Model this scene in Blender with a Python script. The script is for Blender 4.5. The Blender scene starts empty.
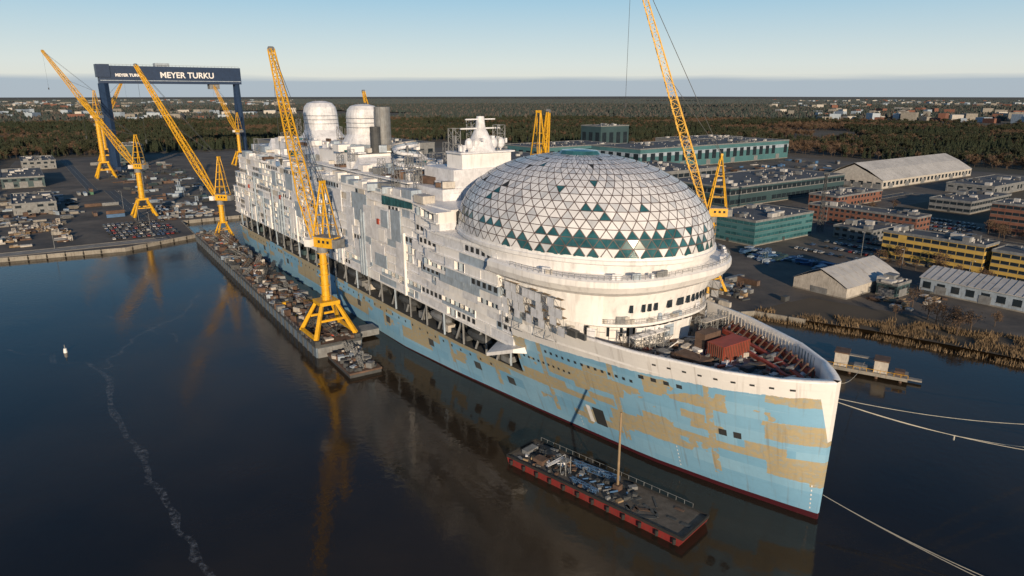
import bpy, math, random
from mathutils import Vector, Matrix, noise
R=random.Random(7)
sc=bpy.context.scene
TH=math.atan2(.584,.812)
def W(u,s,z=0): return Vector((68+.812*u-.584*s,130+.584*u+.812*s,z))
# ---------------------------------------------------------------- materials
def newmat(name):
    m=bpy.data.materials.new(name);m.use_nodes=True
    nt=m.node_tree;return m,nt,nt.nodes,nt.links,nt.nodes['Principled BSDF']
def mat(name,col,rough=.6,metal=0,var=.25,scale=.3,bump=0,spec=.5,dirt=0):
    m,nt,N,L,b=newmat(name)
    b.inputs['Roughness'].default_value=rough;b.inputs['Metallic'].default_value=metal
    b.inputs['Specular IOR Level'].default_value=spec
    tc=N.new('ShaderNodeTexCoord')
    n=N.new('ShaderNodeTexNoise');n.inputs['Scale'].default_value=scale;n.inputs['Detail'].default_value=6;n.inputs['Roughness'].default_value=.65
    L.new(tc.outputs['Object'],n.inputs['Vector'])
    r=N.new('ShaderNodeValToRGB')
    r.color_ramp.elements[0].position=.3;r.color_ramp.elements[1].position=.7
    a=[max(0,c*(1-var)) for c in col];e=[min(1,c*(1+var*.6)) for c in col]
    r.color_ramp.elements[0].color=(*a,1);r.color_ramp.elements[1].color=(*e,1)
    L.new(n.outputs['Fac'],r.inputs['Fac'])
    out=r.outputs['Color']
    if dirt:
        n2=N.new('ShaderNodeTexNoise');n2.inputs['Scale'].default_value=scale*7;n2.inputs['Detail'].default_value=4
        mp=N.new('ShaderNodeMapping');mp.inputs['Scale'].default_value=(1,1,.15)
        L.new(tc.outputs['Object'],mp.inputs['Vector']);L.new(mp.outputs['Vector'],n2.inputs['Vector'])
        r2=N.new('ShaderNodeValToRGB');r2.color_ramp.elements[0].position=.52;r2.color_ramp.elements[1].position=.72
        r2.color_ramp.elements[0].color=(0,0,0,1);r2.color_ramp.elements[1].color=(dirt,dirt,dirt,1)
        L.new(n2.outputs['Fac'],r2.inputs['Fac'])
        mx=N.new('ShaderNodeMixRGB');L.new(r2.outputs['Color'],mx.inputs['Fac']);L.new(out,mx.inputs['Color1']);mx.inputs['Color2'].default_value=(.09,.06,.045,1)
        out=mx.outputs['Color']
    L.new(out,b.inputs['Base Color'])
    if bump:
        bp=N.new('ShaderNodeBump');bp.inputs['Strength'].default_value=bump;L.new(n.outputs['Fac'],bp.inputs['Height']);L.new(bp.outputs['Normal'],b.inputs['Normal'])
    return m
WHITE=mat('white_paint',(.8,.79,.79),.42,var=.14,scale=.12,dirt=.22)
WHITE2=mat('white_wrap',(.68,.69,.73),.5,var=.25,scale=.4,bump=.5,dirt=.2)
GREYB=mat('grey_blue_cover',(.33,.4,.48),.55,var=.3,scale=.3,dirt=.4)
CREAM=mat('cream_panel',(.5,.47,.43),.6,var=.25,scale=.4,dirt=.4)
DARK=mat('dark_interior',(.025,.028,.032),.8,var=.4)
DGREY=mat('dark_grey',(.06,.065,.07),.7,var=.4,scale=.5)
GREY=mat('grey_steel',(.2,.21,.22),.6,var=.35,scale=.4,dirt=.5)
YEL=mat('yellow_paint',(.7,.38,.015),.45,var=.25,scale=.6,dirt=.35)
NAVY=mat('navy_paint',(.015,.035,.085),.4,var=.2)
RED=mat('red_primer',(.34,.06,.035),.6,var=.3,scale=.5,dirt=.5)
RUST=mat('rust_deck',(.12,.075,.055),.85,var=.5,scale=.3,dirt=.6)
TEAL=mat('teal_glass',(.03,.11,.13),.12,var=.5,scale=.3)
GLASS=mat('window_glass',(.02,.03,.04),.12,var=.3)
FILM=mat('dome_film',(.72,.72,.74),.25,var=.16,scale=.2)
CONC=mat('concrete',(.26,.245,.22),.85,var=.3,scale=.2,dirt=.5)
ROOFG=mat('roof_felt',(.085,.092,.105),.85,var=.3,scale=.08,dirt=.3)
ROOFW=mat('light_roof',(.46,.455,.45),.6,var=.2,scale=.06,dirt=.3)
OFFY=mat('ochre_cladding',(.52,.35,.09),.6,var=.15)
BRICK=mat('red_brick',(.19,.085,.06),.85,var=.3,scale=.4)
TEALW=mat('teal_cladding',(.06,.16,.18),.6,var=.25,scale=.05)
DTEAL=mat('dark_teal_cladding',(.035,.07,.08),.6,var=.2,scale=.05)
BLUE=mat('blue_sheet',(.06,.14,.28),.6,var=.3)
ORANGE=mat('orange_paint',(.5,.14,.03),.5,var=.2)
GREEN=mat('green_paint',(.05,.16,.09),.5,var=.2)
BLACK=mat('rubber',(.02,.02,.02),.8,var=.2)
WOOD=mat('timber',(.28,.2,.12),.8,var=.3)
BARK=mat('bark',(.09,.065,.05),.9)
SPR=mat('spruce_foliage',(.026,.038,.018),.9,var=.5,scale=.05)
PIN=mat('pine_foliage',(.045,.052,.026),.9,var=.4,scale=.05)
BARE=mat('bare_twigs',(.125,.08,.05),.9,var=.4,scale=.05)
FSPR=mat('far_spruce_haze_tint',(.036,.05,.045),.95,var=.4,scale=.02)  # spruce green made bluer and lighter: distance haze painted into base colour
FBARE=mat('far_twigs_haze_tint',(.085,.075,.065),.95,var=.4,scale=.02)  # twig brown greyed in the base colour to imitate distance haze
REED=mat('dry_reeds',(.2,.14,.08),.9,var=.35,scale=.3)
ROPE=mat('rope',(.4,.38,.33),.8)
def hullmat():
    m,nt,N,L,b=newmat('hull_paint');b.inputs['Roughness'].default_value=.36
    tc=N.new('ShaderNodeTexCoord');sp=N.new('ShaderNodeSeparateXYZ');L.new(tc.outputs['Object'],sp.inputs[0])
    cb=N.new('ShaderNodeCombineXYZ');L.new(sp.outputs['Y'],cb.inputs['X']);L.new(sp.outputs['Z'],cb.inputs['Y'])
    nd=N.new('ShaderNodeTexNoise');nd.inputs['Scale'].default_value=.5;nd.inputs['Detail'].default_value=7;nd.inputs['Roughness'].default_value=.7;L.new(cb.outputs[0],nd.inputs['Vector'])
    ad=N.new('ShaderNodeVectorMath');ad.operation='MULTIPLY_ADD';L.new(nd.outputs['Color'],ad.inputs[0]);ad.inputs[1].default_value=(1.8,1.3,0);L.new(cb.outputs[0],ad.inputs[2])
    def brick(w,h,off,src=None):
        t=N.new('ShaderNodeTexBrick');t.inputs['Scale'].default_value=1;t.inputs['Brick Width'].default_value=w;t.inputs['Row Height'].default_value=h
        t.inputs['Mortar Size'].default_value=0;t.inputs['Color1'].default_value=(0,0,0,1);t.inputs['Color2'].default_value=(1,1,1,1)
        t.offset=off;L.new(src or ad.outputs[0],t.inputs['Vector']);return t
    def M_(op,a,bv,c=None):
        n=N.new('ShaderNodeMath');n.operation=op
        for i,v in enumerate((a,bv,c)):
            if v is None: continue
            if hasattr(v,'type'): L.new(v,n.inputs[i])
            else: n.inputs[i].default_value=v
        return n.outputs[0]
    def mix(f,c1,c2):
        n=N.new('ShaderNodeMixRGB');L.new(f,n.inputs['Fac'])
        for k,v in (('Color1',c1),('Color2',c2)):
            if hasattr(v,'type'): L.new(v,n.inputs[k])
            else: n.inputs[k].default_value=(*v,1)
        return n.outputs[0]
    b1=brick(19,4.6,.37);b2=brick(8,2.1,.5)
    n2=N.new('ShaderNodeTexNoise');n2.inputs['Scale'].default_value=.045;n2.inputs['Detail'].default_value=5;L.new(cb.outputs[0],n2.inputs['Vector'])
    nb=M_('MULTIPLY_ADD',n2.outputs['Fac'],.9,-.45)
    f1=M_('GREATER_THAN',M_('ADD',b1.outputs['Color'],nb),.66);f2=M_('GREATER_THAN',M_('ADD',b2.outputs['Color'],nb),.84)
    och=M_('MAXIMUM',f1,f2)
    wv=M_('MODULO',M_('ADD',sp.outputs['Y'],3),24.);vs=M_('MULTIPLY',M_('LESS_THAN',wv,1.7),M_('GREATER_THAN',nd.outputs['Fac'],.44))
    hz_=M_('MULTIPLY',M_('LESS_THAN',M_('ABSOLUTE',M_('SUBTRACT',sp.outputs['Z'],13.1),0),1.0),M_('GREATER_THAN',n2.outputs['Fac'],.42))
    och=M_('MAXIMUM',M_('MAXIMUM',och,vs),hz_)
    och=M_('MULTIPLY',och,M_('GREATER_THAN',sp.outputs['Z'],4.2))
    n3=N.new('ShaderNodeTexNoise');n3.inputs['Scale'].default_value=.9;n3.inputs['Detail'].default_value=8;n3.inputs['Roughness'].default_value=.7;L.new(cb.outputs[0],n3.inputs['Vector'])
    och=M_('MULTIPLY',och,M_('MINIMUM',M_('MULTIPLY_ADD',n3.outputs['Fac'],2.4,-.3),.95))
    bb=brick(11,3.2,.5,cb.outputs[0])
    blue=mix(bb.outputs['Color'],(.19,.41,.61),(.28,.5,.68))
    blue=mix(M_('MULTIPLY',n3.outputs['Fac'],.28),blue,(.12,.2,.27))
    mpv=N.new('ShaderNodeMapping');mpv.inputs['Scale'].default_value=(1.2,.08,1);L.new(cb.outputs[0],mpv.inputs['Vector'])
    n6=N.new('ShaderNodeTexNoise');n6.inputs['Scale'].default_value=1;n6.inputs['Detail'].default_value=5;L.new(mpv.outputs[0],n6.inputs['Vector'])
    st_=M_('MULTIPLY',M_('MAXIMUM',M_('SUBTRACT',n6.outputs['Fac'],.56),0.),2.2)
    ochc=mix(n3.outputs['Fac'],(.3,.235,.12),(.52,.42,.25))
    c=mix(och,blue,ochc)
    lim=M_('MULTIPLY_ADD',sp.outputs['Y'],-.045,28.6)
    lim=M_('ADD',lim,M_('MULTIPLY',nd.outputs['Fac'],1.2))
    wtop=M_('GREATER_THAN',sp.outputs['Z'],lim)
    stem=M_('LESS_THAN',sp.outputs['Y'],M_('MULTIPLY_ADD',sp.outputs['Z'],.16,-2.2))
    wtop=M_('MAXIMUM',wtop,stem)
    wh=mix(M_('MULTIPLY',n3.outputs['Fac'],.35),(.78,.77,.77),(.52,.5,.48))
    c=mix(wtop,c,wh)
    c=mix(st_,c,(.16,.12,.09))
    lo=M_('LESS_THAN',sp.outputs['Z'],M_('MULTIPLY_ADD',sp.outputs['Y'],-.008,1.5))
    c=mix(lo,c,(.06,.012,.018))
    L.new(c,b.inputs['Base Color'])
    bt=N.new('ShaderNodeTexBrick');bt.inputs['Scale'].default_value=1;bt.inputs['Brick Width'].default_value=10;bt.inputs['Row Height'].default_value=2.8;bt.inputs['Mortar Size'].default_value=.05
    bt.inputs['Color1'].default_value=bt.inputs['Color2'].default_value=(1,1,1,1);bt.inputs['Mortar'].default_value=(0,0,0,1)
    L.new(cb.outputs[0],bt.inputs['Vector'])
    bp=N.new('ShaderNodeBump');bp.inputs['Strength'].default_value=.4;bp.inputs['Distance'].default_value=.2;L.new(bt.outputs['Color'],bp.inputs['Height'])
    n5=N.new('ShaderNodeTexNoise');n5.inputs['Scale'].default_value=.25;L.new(cb.outputs[0],n5.inputs['Vector'])
    bp2=N.new('ShaderNodeBump');bp2.inputs['Strength'].default_value=.2;bp2.inputs['Distance'].default_value=.6;L.new(n5.outputs['Fac'],bp2.inputs['Height']);L.new(bp.outputs['Normal'],bp2.inputs['Normal'])
    L.new(bp2.outputs['Normal'],b.inputs['Normal'])
    return m
HULL=hullmat()
# ---------------------------------------------------------------- mesh builder
class MB:
    def __init__(s): s.v=[];s.f=[];s.m=[]
    def add(s,vs,fs,mi=0):
        o=len(s.v);s.v+=[tuple(v) for v in vs]
        for f in fs: s.f.append([o+i for i in f]);s.m.append(mi)
    def box(s,c,d,mi=0,rot=0):
        x,y,z=d[0]/2,d[1]/2,d[2]/2;cr,sr=math.cos(rot),math.sin(rot);vs=[]
        for k in (-z,z):
            for a,b in ((-x,-y),(x,-y),(x,y),(-x,y)): vs.append((c[0]+a*cr-b*sr,c[1]+a*sr+b*cr,c[2]+k))
        s.add(vs,[(3,2,1,0),(4,5,6,7),(0,1,5,4),(1,2,6,5),(2,3,7,6),(3,0,4,7)],mi)
    def bb(s,x0,x1,y0,y1,z0,z1,mi=0): s.box(((x0+x1)/2,(y0+y1)/2,(z0+z1)/2),(abs(x1-x0),abs(y1-y0),abs(z1-z0)),mi)
    def cyl(s,p,q,r1,r2=None,n=4,mi=0,cap=True,ph=.785):
        r2=r1 if r2 is None else r2;p=Vector(p);q=Vector(q);d=(q-p)
        if d.length<1e-6:return
        d.normalize();a=d.orthogonal() if abs(d.z)>.99 else d.cross(Vector((0,0,1)));a.normalize();b=d.cross(a);vs=[]
        for c,r in ((p,r1),(q,r2)):
            for i in range(n):
                t=ph+2*math.pi*i/n;vs.append(c+a*(r*math.cos(t))+b*(r*math.sin(t)))
        fs=[(i,(i+1)%n,n+(i+1)%n,n+i) for i in range(n)]
        if cap: fs+=[tuple(range(n-1,-1,-1)),tuple(range(n,2*n))]
        s.add(vs,fs,mi)
    def beam(s,p,q,w,mi=0): s.cyl(p,q,w*.707,None,4,mi)
    def loft(s,rings,mi=0,captop=True,capbot=False,closed=True):
        n=len(rings[0]);vs=[p for r in rings for p in r];fs=[]
        for k in range(len(rings)-1):
            for i in range(n if closed else n-1):
                j=(i+1)%n;fs.append((k*n+i,k*n+j,(k+1)*n+j,(k+1)*n+i))
        if captop: fs.append(tuple(range((len(rings)-1)*n,len(rings)*n)))
        if capbot: fs.append(tuple(range(n-1,-1,-1)))
        s.add(vs,fs,mi)
    def lattice(s,p,q,w0,w1,n,ch=.35,br=.18,mi=0,up=None):
        p=Vector(p);q=Vector(q);d=(q-p).normalized();a=d.cross(Vector((0,0,1)))
        if a.length<.1:a=Vector((1,0,0))
        a.normalize();b=d.cross(a)
        def cs(t):
            c=p.lerp(q,t);w=(w0+(w1-w0)*t)/2
            return [c+a*w+b*w,c-a*w+b*w,c-a*w-b*w,c+a*w-b*w]
        e0=cs(0);e1=cs(1)
        for i in range(4): s.beam(e0[i],e1[i],ch,mi)
        for k in range(n):
            A=cs(k/n);B=cs((k+1)/n)
            for i in range(4):
                j=(i+1)%4
                s.beam(A[i],B[j],br,mi) if k%2 else s.beam(A[j],B[i],br,mi)
                s.beam(B[i],B[j],br,mi)
    def build(s,name,parent=None,mats=(WHITE,),smooth=False):
        me=bpy.data.meshes.new(name);me.from_pydata(s.v,[],s.f);me.update()
        for m in mats: me.materials.append(m)
        me.polygons.foreach_set('material_index',s.m)
        if smooth: me.polygons.foreach_set('use_smooth',[True]*len(s.f))
        o=bpy.data.objects.new(name,me);sc.collection.objects.link(o)
        if parent: o.parent=parent
        return o
def empty(name,loc=(0,0,0),rot=0):
    o=bpy.data.objects.new(name,None);sc.collection.objects.link(o);o.location=loc;o.rotation_euler=(0,0,rot);return o
def interp(T,x):
    if x<=T[0][0]:return T[0][1]
    for (a,b),(c,d) in zip(T,T[1:]):
        if x<=c:return b+(d-b)*(x-a)/(c-a)
    return T[-1][1]
# ================================================================ SHIP
ship=empty('cruise_ship',W(0,0,0),TH)
WL=[(0,.3),(20,6),(40,11),(79,16.5),(118,21.5),(150,24.3),(345,24.3),(372,22)]
MD=[(0,.7),(2,2.2),(6,5),(20,10.8),(40,16),(60,19.5),(80,22.2),(110,24.6),(150,25.2),(345,25.2),(372,24)]
DK=[(0,.8),(.7,1.7),(2,3.2),(4,5.3),(8,8.8),(18,15),(38,22.2),(60,26.4),(80,28)]
def hb(s,z):
    w,m,d=interp(WL,s),interp(MD,s),interp(DK,s)
    if z<=13.5: return w+(m-w)*max(z,-3)/13.5 if z>0 else w
    t=(z-13.5)/19;return m+(d-m)*t**.9
def sx(s,z): return s+(1.2-.6*z/32.5)*max(0,1-s/25)
st=[0,.35,.7,1.3,2,3,4,6,8,11,14,18,23,28,33,38,44,50,55,60,65,70,75,80]
st2=[80]+list(range(90,345,10))+[345,355,365,372]
h=MB()
zl=[-3,0,1,2,4,6,8.5,11,13.5]
zu=[13.5,16,19,22,25,28,30,32.5]
for sg in (-1,1):
    h.loft([[(sg*hb(s,z),sx(s,z),z) for s in st] for z in zl+zu[1:]],0,False,False,False)
    h.loft([[(sg*hb(s,z),s,z) for s in st2] for z in zl],0,False,False,False)
    o=[(sg*hb(s,32.5),sx(s,32.5)) for s in st]
    def inn(p,k): return (sg*max(0,abs(p[0])-1.1),p[1]+(1.6 if k<8 else .5*max(0,1-k/20)))
    i_=[inn(p,k) for k,p in enumerate(o)]
    h.loft([[(a,b,32.5) for a,b in o],[(a,b,32.9) for a,b in o],[(a,b,32.9) for a,b in i_],[(a,b,28.5) for a,b in i_]],1,False,False,False)
h.loft([[(-hb(0,z),sx(0,z),z),(hb(0,z),sx(0,z),z)] for z in zl+zu[1:]+[32.9]],0,False,False,False)
h.loft([[(x*hb(372,z),372,z) for x in (-1,1)] for z in zl],0,False,False,False)
hu=h.build('hull',ship,[HULL,WHITE],True)
d=MB()
for k in range(2,len(st)-1):
    a,b=st[k],st[k+1];wa,wb=hb(a,28.7)-.4,hb(b,28.7)-.4
    d.add([(-wa,sx(a,29),28.7),(wa,sx(a,29),28.7),(wb,sx(b,29),28.7),(-wb,sx(b,29),28.7)],[(0,1,2,3)],0)
for a,b in zip(st2,st2[1:]):
    wa,wb=hb(a,13.5),hb(b,13.5)
    d.add([(-wa,a,13.5),(wa,a,13.5),(wb,b,13.5),(-wb,b,13.5)],[(0,1,2,3)],1)
d.build('decks',ship,[mat('primed_deck',(.3,.26,.22),.8,var=.5,scale=.25,dirt=.6),DGREY])
p=MB()
def onhull(s,z,w,hh,mi=0,sg=-1):
    q=[]
    for ss,zz in ((s-w/2,z-hh/2),(s+w/2,z-hh/2),(s+w/2,z+hh/2),(s-w/2,z+hh/2)): q.append((sg*(hb(ss,zz)+.06),sx(ss,zz),zz))
    p.add(q,[(0,1,2,3)],mi)
onhull(54,8,3.6,5.5);onhull(57.2,8,1.4,5.5,3)
for i in range(14): onhull(40+i*2.1,24.2,.8,.8)
for i in range(10): onhull(60+i*1.9,20,.7,.7)
for s in (28,31,34,37): onhull(s,26.3,1.3,1.0)
for i in range(9): onhull(6+i*3.4,30.6,.9,.45)
for s in (88,104,131,163,190,233,280,320): onhull(s,7.5,3.2,2.6,2)
for i in range(50): onhull(96+i*5.2,10.8,.8,.8)
for s in (16,19): onhull(s,17,1.6,1.6)
for k in range(3):
    for i in range(6): onhull(1.6+30*k,2.5+i*1.1,.25,.45,3)
p.build('shell_doors_and_portholes',ship,[DARK,RED,DGREY,WHITE])
r=MB()
r.bb(-18.5,18.5,81,368,13.6,22,0)
for sg in (-1,1):
    for i in range(25):
        s=86+i*11.6;w=hb(s,13.5)-.5
        r.beam((sg*w,s,13.5),(sg*(w+.2),s,22),.55,2 if i%3 else 1)
        r.beam((sg*18.6,s+3,20.5),(sg*22.5,s+3,21),.8,2);r.beam((sg*22.5,s+3,21),(sg*23.8,s+5,14),.6,2);r.beam((sg*18.6,s+5,14),(sg*22.5,s+3,21),.4,4)
        for q in range(2):
            if R.random()<.4: r.box((sg*21.5,s+2+q*5,15),(3,4,R.uniform(1.5,3)),R.choice([2,3,4,4,5]))
    for s0 in range(96,350,24):
        if R.random()<.75:
            rings=[]
            for t in range(9):
                a=t/8;k=math.sin(math.pi*a)**.45+.05
                rings.append([(sg*22+1.9*k*math.cos(q),s0+a*14,17.5+1.7*k*math.sin(q)) for q in [j*math.pi/4 for j in range(8)]])
            r.loft(rings,R.choice([2,4,5]),True,True)
r.build('lifeboat_recess',ship,[DARK,GREYB,GREY,CREAM,DGREY,DTEAL])
f=MB()
for sg in (-1,1):
    f.add([(sg*28,77,21.5),(sg*29.5,88,17.5),(sg*22,91,16.6),(sg*22,75,20.5),(sg*28,77,22.6),(sg*29.5,88,18.5),(sg*22,91,21),(sg*22,75,23)],[(0,1,2,3),(4,5,6,7),(0,1,5,4),(1,2,6,5),(2,3,7,6),(3,0,4,7)])
f.build('shoulder_fins',ship,[WHITE])
DH=3.1
def xo(k,s): return min(1,max(0,k-1)/4)*5.2*max(0,min(1,(136-s)/24))
c=MB()
c.bb(-24,24,79.6,110,22,46.5,0);c.bb(-24,24,110,352,22,55.9,0);c.bb(-24,24,352,362,22,46.5,0);c.bb(-23.5,23.5,362,370,22,37.3,0)
c.bb(-25.9,25.9,79.5,371,21.6,22.2,1)
c.bb(-26,26,112,352,55.9,56.3,1);c.bb(-31.2,31.2,79.7,113,49.75,50.3,1)
c.build('superstructure_core',ship,[DGREY,WHITE])
w=MB()
for sg in (-1,1):
    for k in range(11):
        z0=22.2+k*DH*.99
        smax=370 if z0<37 else (362 if z0<46 else 352)
        s=80 if k<9 else 112
        ss=s
        while ss<140: w.bb(sg*23.9,sg*(26.1+xo(k,ss)),ss,ss+4,z0+DH-.45,z0+DH-.1,1);ss+=4
        w.bb(sg*23.9,sg*26.1,ss,smax,z0+DH-.45,z0+DH-.1,1)
        while s<smax-1:
            fwd=s<200
            cw=R.choice([2.8,5.6,8.4,11.2,14] if fwd else [2.8,2.8,5.6,8.4,11.2]);cw=min(cw,smax-s)
            ox=xo(k,s+cw*.5)
            nz=noise.noise(Vector((s*.02,k*.45,3.3*sg)))
            band=(k in (3,4) and 190<s<352) or (k in (7,) and 150<s<350) or (k==1 and 120<s<300)
            po=(.05 if fwd else .12)+(.6 if band else 0)+(.3 if nz>.25 else 0)
            z1=z0+DH-.45
            if R.random()<po:
                n=max(1,int(cw/2.8))
                for i in range(n+1): w.bb(sg*24,sg*(25.9+ox),s+i*cw/n-.08,s+i*cw/n+.08,z0-.1,z1,2 if i%2 else 1)
                if R.random()<.5: w.bb(sg*(25.85+ox),sg*(25.95+ox),s,s+cw,z0-.1,z0+1,R.choice([1,2,2]))
                w.bb(sg*24.05,sg*24.15,s+.3,s+cw-.3,z0,z1-.4,5)
            else:
                mi=R.choices([0,1,2,3],[7,4,1.2,.4])[0] if nz<.1 else R.choices([0,1,2,3],[4,2,4,.8])[0]
                x=sg*(25.5+R.uniform(0,.35)+ox)
                w.bb(sg*24.2,x,s+.04,s+cw-.04,z0-.1,z1,mi)
                if R.random()<(.22 if fwd else .42):
                    for i in range(int(cw/2.8)): w.bb(x,x+sg*.06,s+i*2.8+.5,s+i*2.8+2.1,z0+.7,z1-.4,6)
            s+=cw
    for i in range(40):
        s=R.uniform(137,338) if i>14 else R.uniform(137,190);hh=R.uniform(4,12);z=R.uniform(24,54-hh);L_=R.uniform(4,15)
        w.bb(sg*26.1,sg*(26.25+.01*i),s,s+L_,z,z+hh,R.choice([0,0,0,2,7]))
    for i in range(9): w.bb(sg*26.1,sg*26.3,137+i*2.6,139.4+i*2.6,53.2-.12*i,55.4,4)
    for i in range(22):
        s=R.uniform(140,345);w.bb(sg*26.1,sg*26.9,s,s+.9,22,R.uniform(30,50),R.choice([2,2,1]))
    for i in range(5):
        s=R.uniform(140,345);z=R.uniform(26,50);w.bb(sg*26.1,sg*26.75,s,s+R.uniform(1,2),z,z+2,8)
w.build('cabin_decks',ship,[WHITE2,WHITE,GREYB,CREAM,TEAL,GLASS,DARK,WHITE,RED])
def outline(U,s0,s1,z,n=28,e=.72):
    pts=[]
    for i in range(n+1):
        a=-math.pi/2+math.pi*i/n
        pts.append((U*math.copysign(abs(math.sin(a))**e,math.sin(a)),s1-(s1-s0)*abs(math.cos(a))**e,z))
    return pts
t=MB()
t.loft([outline(24.2,49,92,28.7),outline(24.2,49,92,34.4)],0)
t.loft([outline(27.6,44.6,92,34.4),outline(28.2,44.0,92,34.8),outline(28.2,44.0,92,35.4)],0,True,True)
t.loft([outline(27.4,46,92,35.4),outline(29,44.8,92,39.5),outline(30,43.6,90,43.2)],0)
t.loft([outline(30,43.6,88,43.0),outline(32.4,40.8,84,44.6),outline(33,39.8,82,46.2),outline(33,39.8,82,47.6),outline(32.2,40.8,82,48.1)],0,True,True)
def ell(a,b,cs,z,n=72): return [(a*math.sin(2*math.pi*i/n),cs-b*math.cos(2*math.pi*i/n),z) for i in range(n)]
CS=83.5;A_,B_,H_,Z0=31.6,42.5,21.8,52.2
t.loft([ell(31.0,41.2,CS,47.9),ell(31.5,42.2,CS,50.4),ell(32.2,43.1,CS,50.8),ell(32.2,43.1,CS,51.6),ell(31.8,42.7,CS,51.8),ell(31.7,42.6,CS,52.5)],0)
t.build('forward_decks',ship,[WHITE],False)
wn=MB()
def onring(U,s0,s1,z0,z1,a0,a1,off=.08,e=.72,mi=0):
    q=[]
    for a,z in ((a0,z0),(a1,z0),(a1,z1),(a0,z1)):
        x=U*math.copysign(abs(math.sin(a))**e,math.sin(a));y=s1-(s1-s0)*abs(math.cos(a))**e
        nx,ny=math.sin(a),-math.cos(a);q.append((x+nx*off,y+ny*off,z))
    wn.add(q,[(0,1,2,3)],mi)
for i in range(-9,19):
    a=i*.055
    if R.random()<.75: onring(28.9,44.8,92,38.3,40.3,a,a+.033,.35)
for i in range(-15,16):
    if R.random()<.5: onring(24.2,49,92,30.5,33,i*.07,i*.07+.03)
wn.build('forward_windows',ship,[GLASS])
cv=MB()
def ringpt(U,s0,s1,a,e=.72): return (U*math.copysign(abs(math.sin(a))**e,math.sin(a)),s1-(s1-s0)*abs(math.cos(a))**e)
for U,s0,s1,z in ((28,44.2,92,35.4),(32.6,40.4,82,48.0)):
    pr=None
    for i in range(-30,31):
        x,y=ringpt(U,s0,s1,i*.048);cv.beam((x,y,z),(x,y,z+1.1),.1,1)
        if pr: cv.beam((pr[0],pr[1],z+1.1),(x,y,z+1.1),.09,1);cv.beam((pr[0],pr[1],z+.6),(x,y,z+.6),.06,1)
        pr=(x,y)
for a0,a1,zb,zt,U,s0 in ((-1.4,-.62,35.5,43.4,30.4,43.2),(.95,1.4,35.5,43.2,30.4,43.2),(-1.35,-.8,29,35,28.4,43.8),(-.35,.1,29,34.6,28.4,43.6)):
    rows=[]
    for zz in range(5):
        f_=zz/4;row=[]
        for j in range(33):
            a=a0+(a1-a0)*j/32;rp=.25*noise.noise(Vector((j*.6,zz*.8,U)));x,y=ringpt(U+rp-(1-f_)*.9,s0+rp+(1-f_)*.9,91,a)
            row.append((x,y,zb+(zt-zb)*f_+.25*noise.noise(Vector((j*.4,zz,3)))))
        rows.append(row)
    cv.loft(rows,4,False,False,False)
for i in range(50):
    a=R.uniform(-1.4,1.4);z=R.choice([35.5,35.5,48.1]);U,s0,s1=(27,45.2,92) if z<40 else (31.9,41,83)
    x,y=ringpt(U,s0,s1,a);hh=R.uniform(.5,1.8);cv.box((x,y,z+hh/2-.05),(R.uniform(.6,3),R.uniform(.4,1),hh),R.choice([0,0,1,2,3]),a)
for i in range(34):
    a=-1.45+i*.085
    if R.random()<.6:
        x,y=ringpt(28.6,43.6,92,a);x2,y2=ringpt(28.6,43.6,92,a+.07)
        for z in (28.8,31.2,33.4): cv.beam((x,y,z),(x2,y2,z),.1,1)
        cv.beam((x,y,28.7),(x,y,34.5),.12,1);cv.beam((x,y,28.8),(x2,y2,31.2),.08,1)
        if R.random()<.4: cv.add([(x,y,31),(x2,y2,31),(x2,y2,34.2),(x,y,34.2)],[(0,1,2,3)],R.choice([0,2,3]))
cv.build('rails_covers_and_staging',ship,[WHITE2,GREY,CREAM,GREYB,WHITE])
dm=MB()
NR,NS=15,70
def dp(ring,seg,off=0):
    ph=(ring/NR)*(math.pi/2*.93);th=2*math.pi*(seg+(ring%2)*.5)/NS
    cz=math.sin(ph)**.95 if ph>0 else 0;cr=math.cos(ph)**.9
    return Vector(((A_+off)*cr*math.sin(th),CS-(B_+off)*cr*math.cos(th),Z0+(H_+off)*cz))
fr=MB()
for k in range(NR):
    for i in range(NS):
        if k%2==0: tris=[(dp(k,i),dp(k,i+1),dp(k+1,i)),(dp(k,i+1),dp(k+1,i+1),dp(k+1,i))]
        else: tris=[(dp(k,i),dp(k,i+1),dp(k+1,i+1)),(dp(k,i),dp(k+1,i+1),dp(k+1,i))]
        for ti,tr in enumerate(tris):
            cen=(tr[0]+tr[1]+tr[2])/3;nrm=(tr[1]-tr[0]).cross(tr[2]-tr[0]).normalized()
            if nrm.dot(cen-Vector((0,CS,Z0)))<0:nrm=-nrm
            tilt=Vector((R.uniform(-1,1),R.uniform(-1,1),R.uniform(-1,1)))*.03
            q=[cen+(v-cen)*.87+nrm*(.12+tilt.dot(v-cen)) for v in tr]
            g=[v-nrm*.02 for v in tr]
            x=R.random();cl=noise.noise(Vector((i*.13,k*.3,1)))
            if k<3: mi=1 if x<((.66 if ti==0 else .3)+cl*1.2) else 0
            elif k<6: mi=1 if (ti==0 and x<.08+cl*.5) else 0
            else: mi=1 if x<.015 else (2 if x<.03 else 0)
            if mi==0 and R.random()<.18: mi=3
            dm.add(q,[(0,1,2)],mi);fr.add(g,[(0,1,2)],0)
dm.build('dome_panels',ship,[FILM,TEAL,DARK,mat('dome_film_worn',(.52,.54,.58),.3,var=.2)])
fr.build('dome_frame',ship,[mat('frame_brown',(.12,.09,.088),.6)])
cp_=MB();zc=dp(15,0).z;r0=abs(dp(15,17).x)+1.4
cp_.loft([ell(r0,r0*1.3,CS,zc-.5,16),ell(r0*.8,r0*1.02,CS,zc+1.0,16),ell(r0*.3,r0*.4,CS,zc+1.3,16)],0)
cp_.build('dome_cap',ship,[TEAL])
u=MB()
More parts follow.
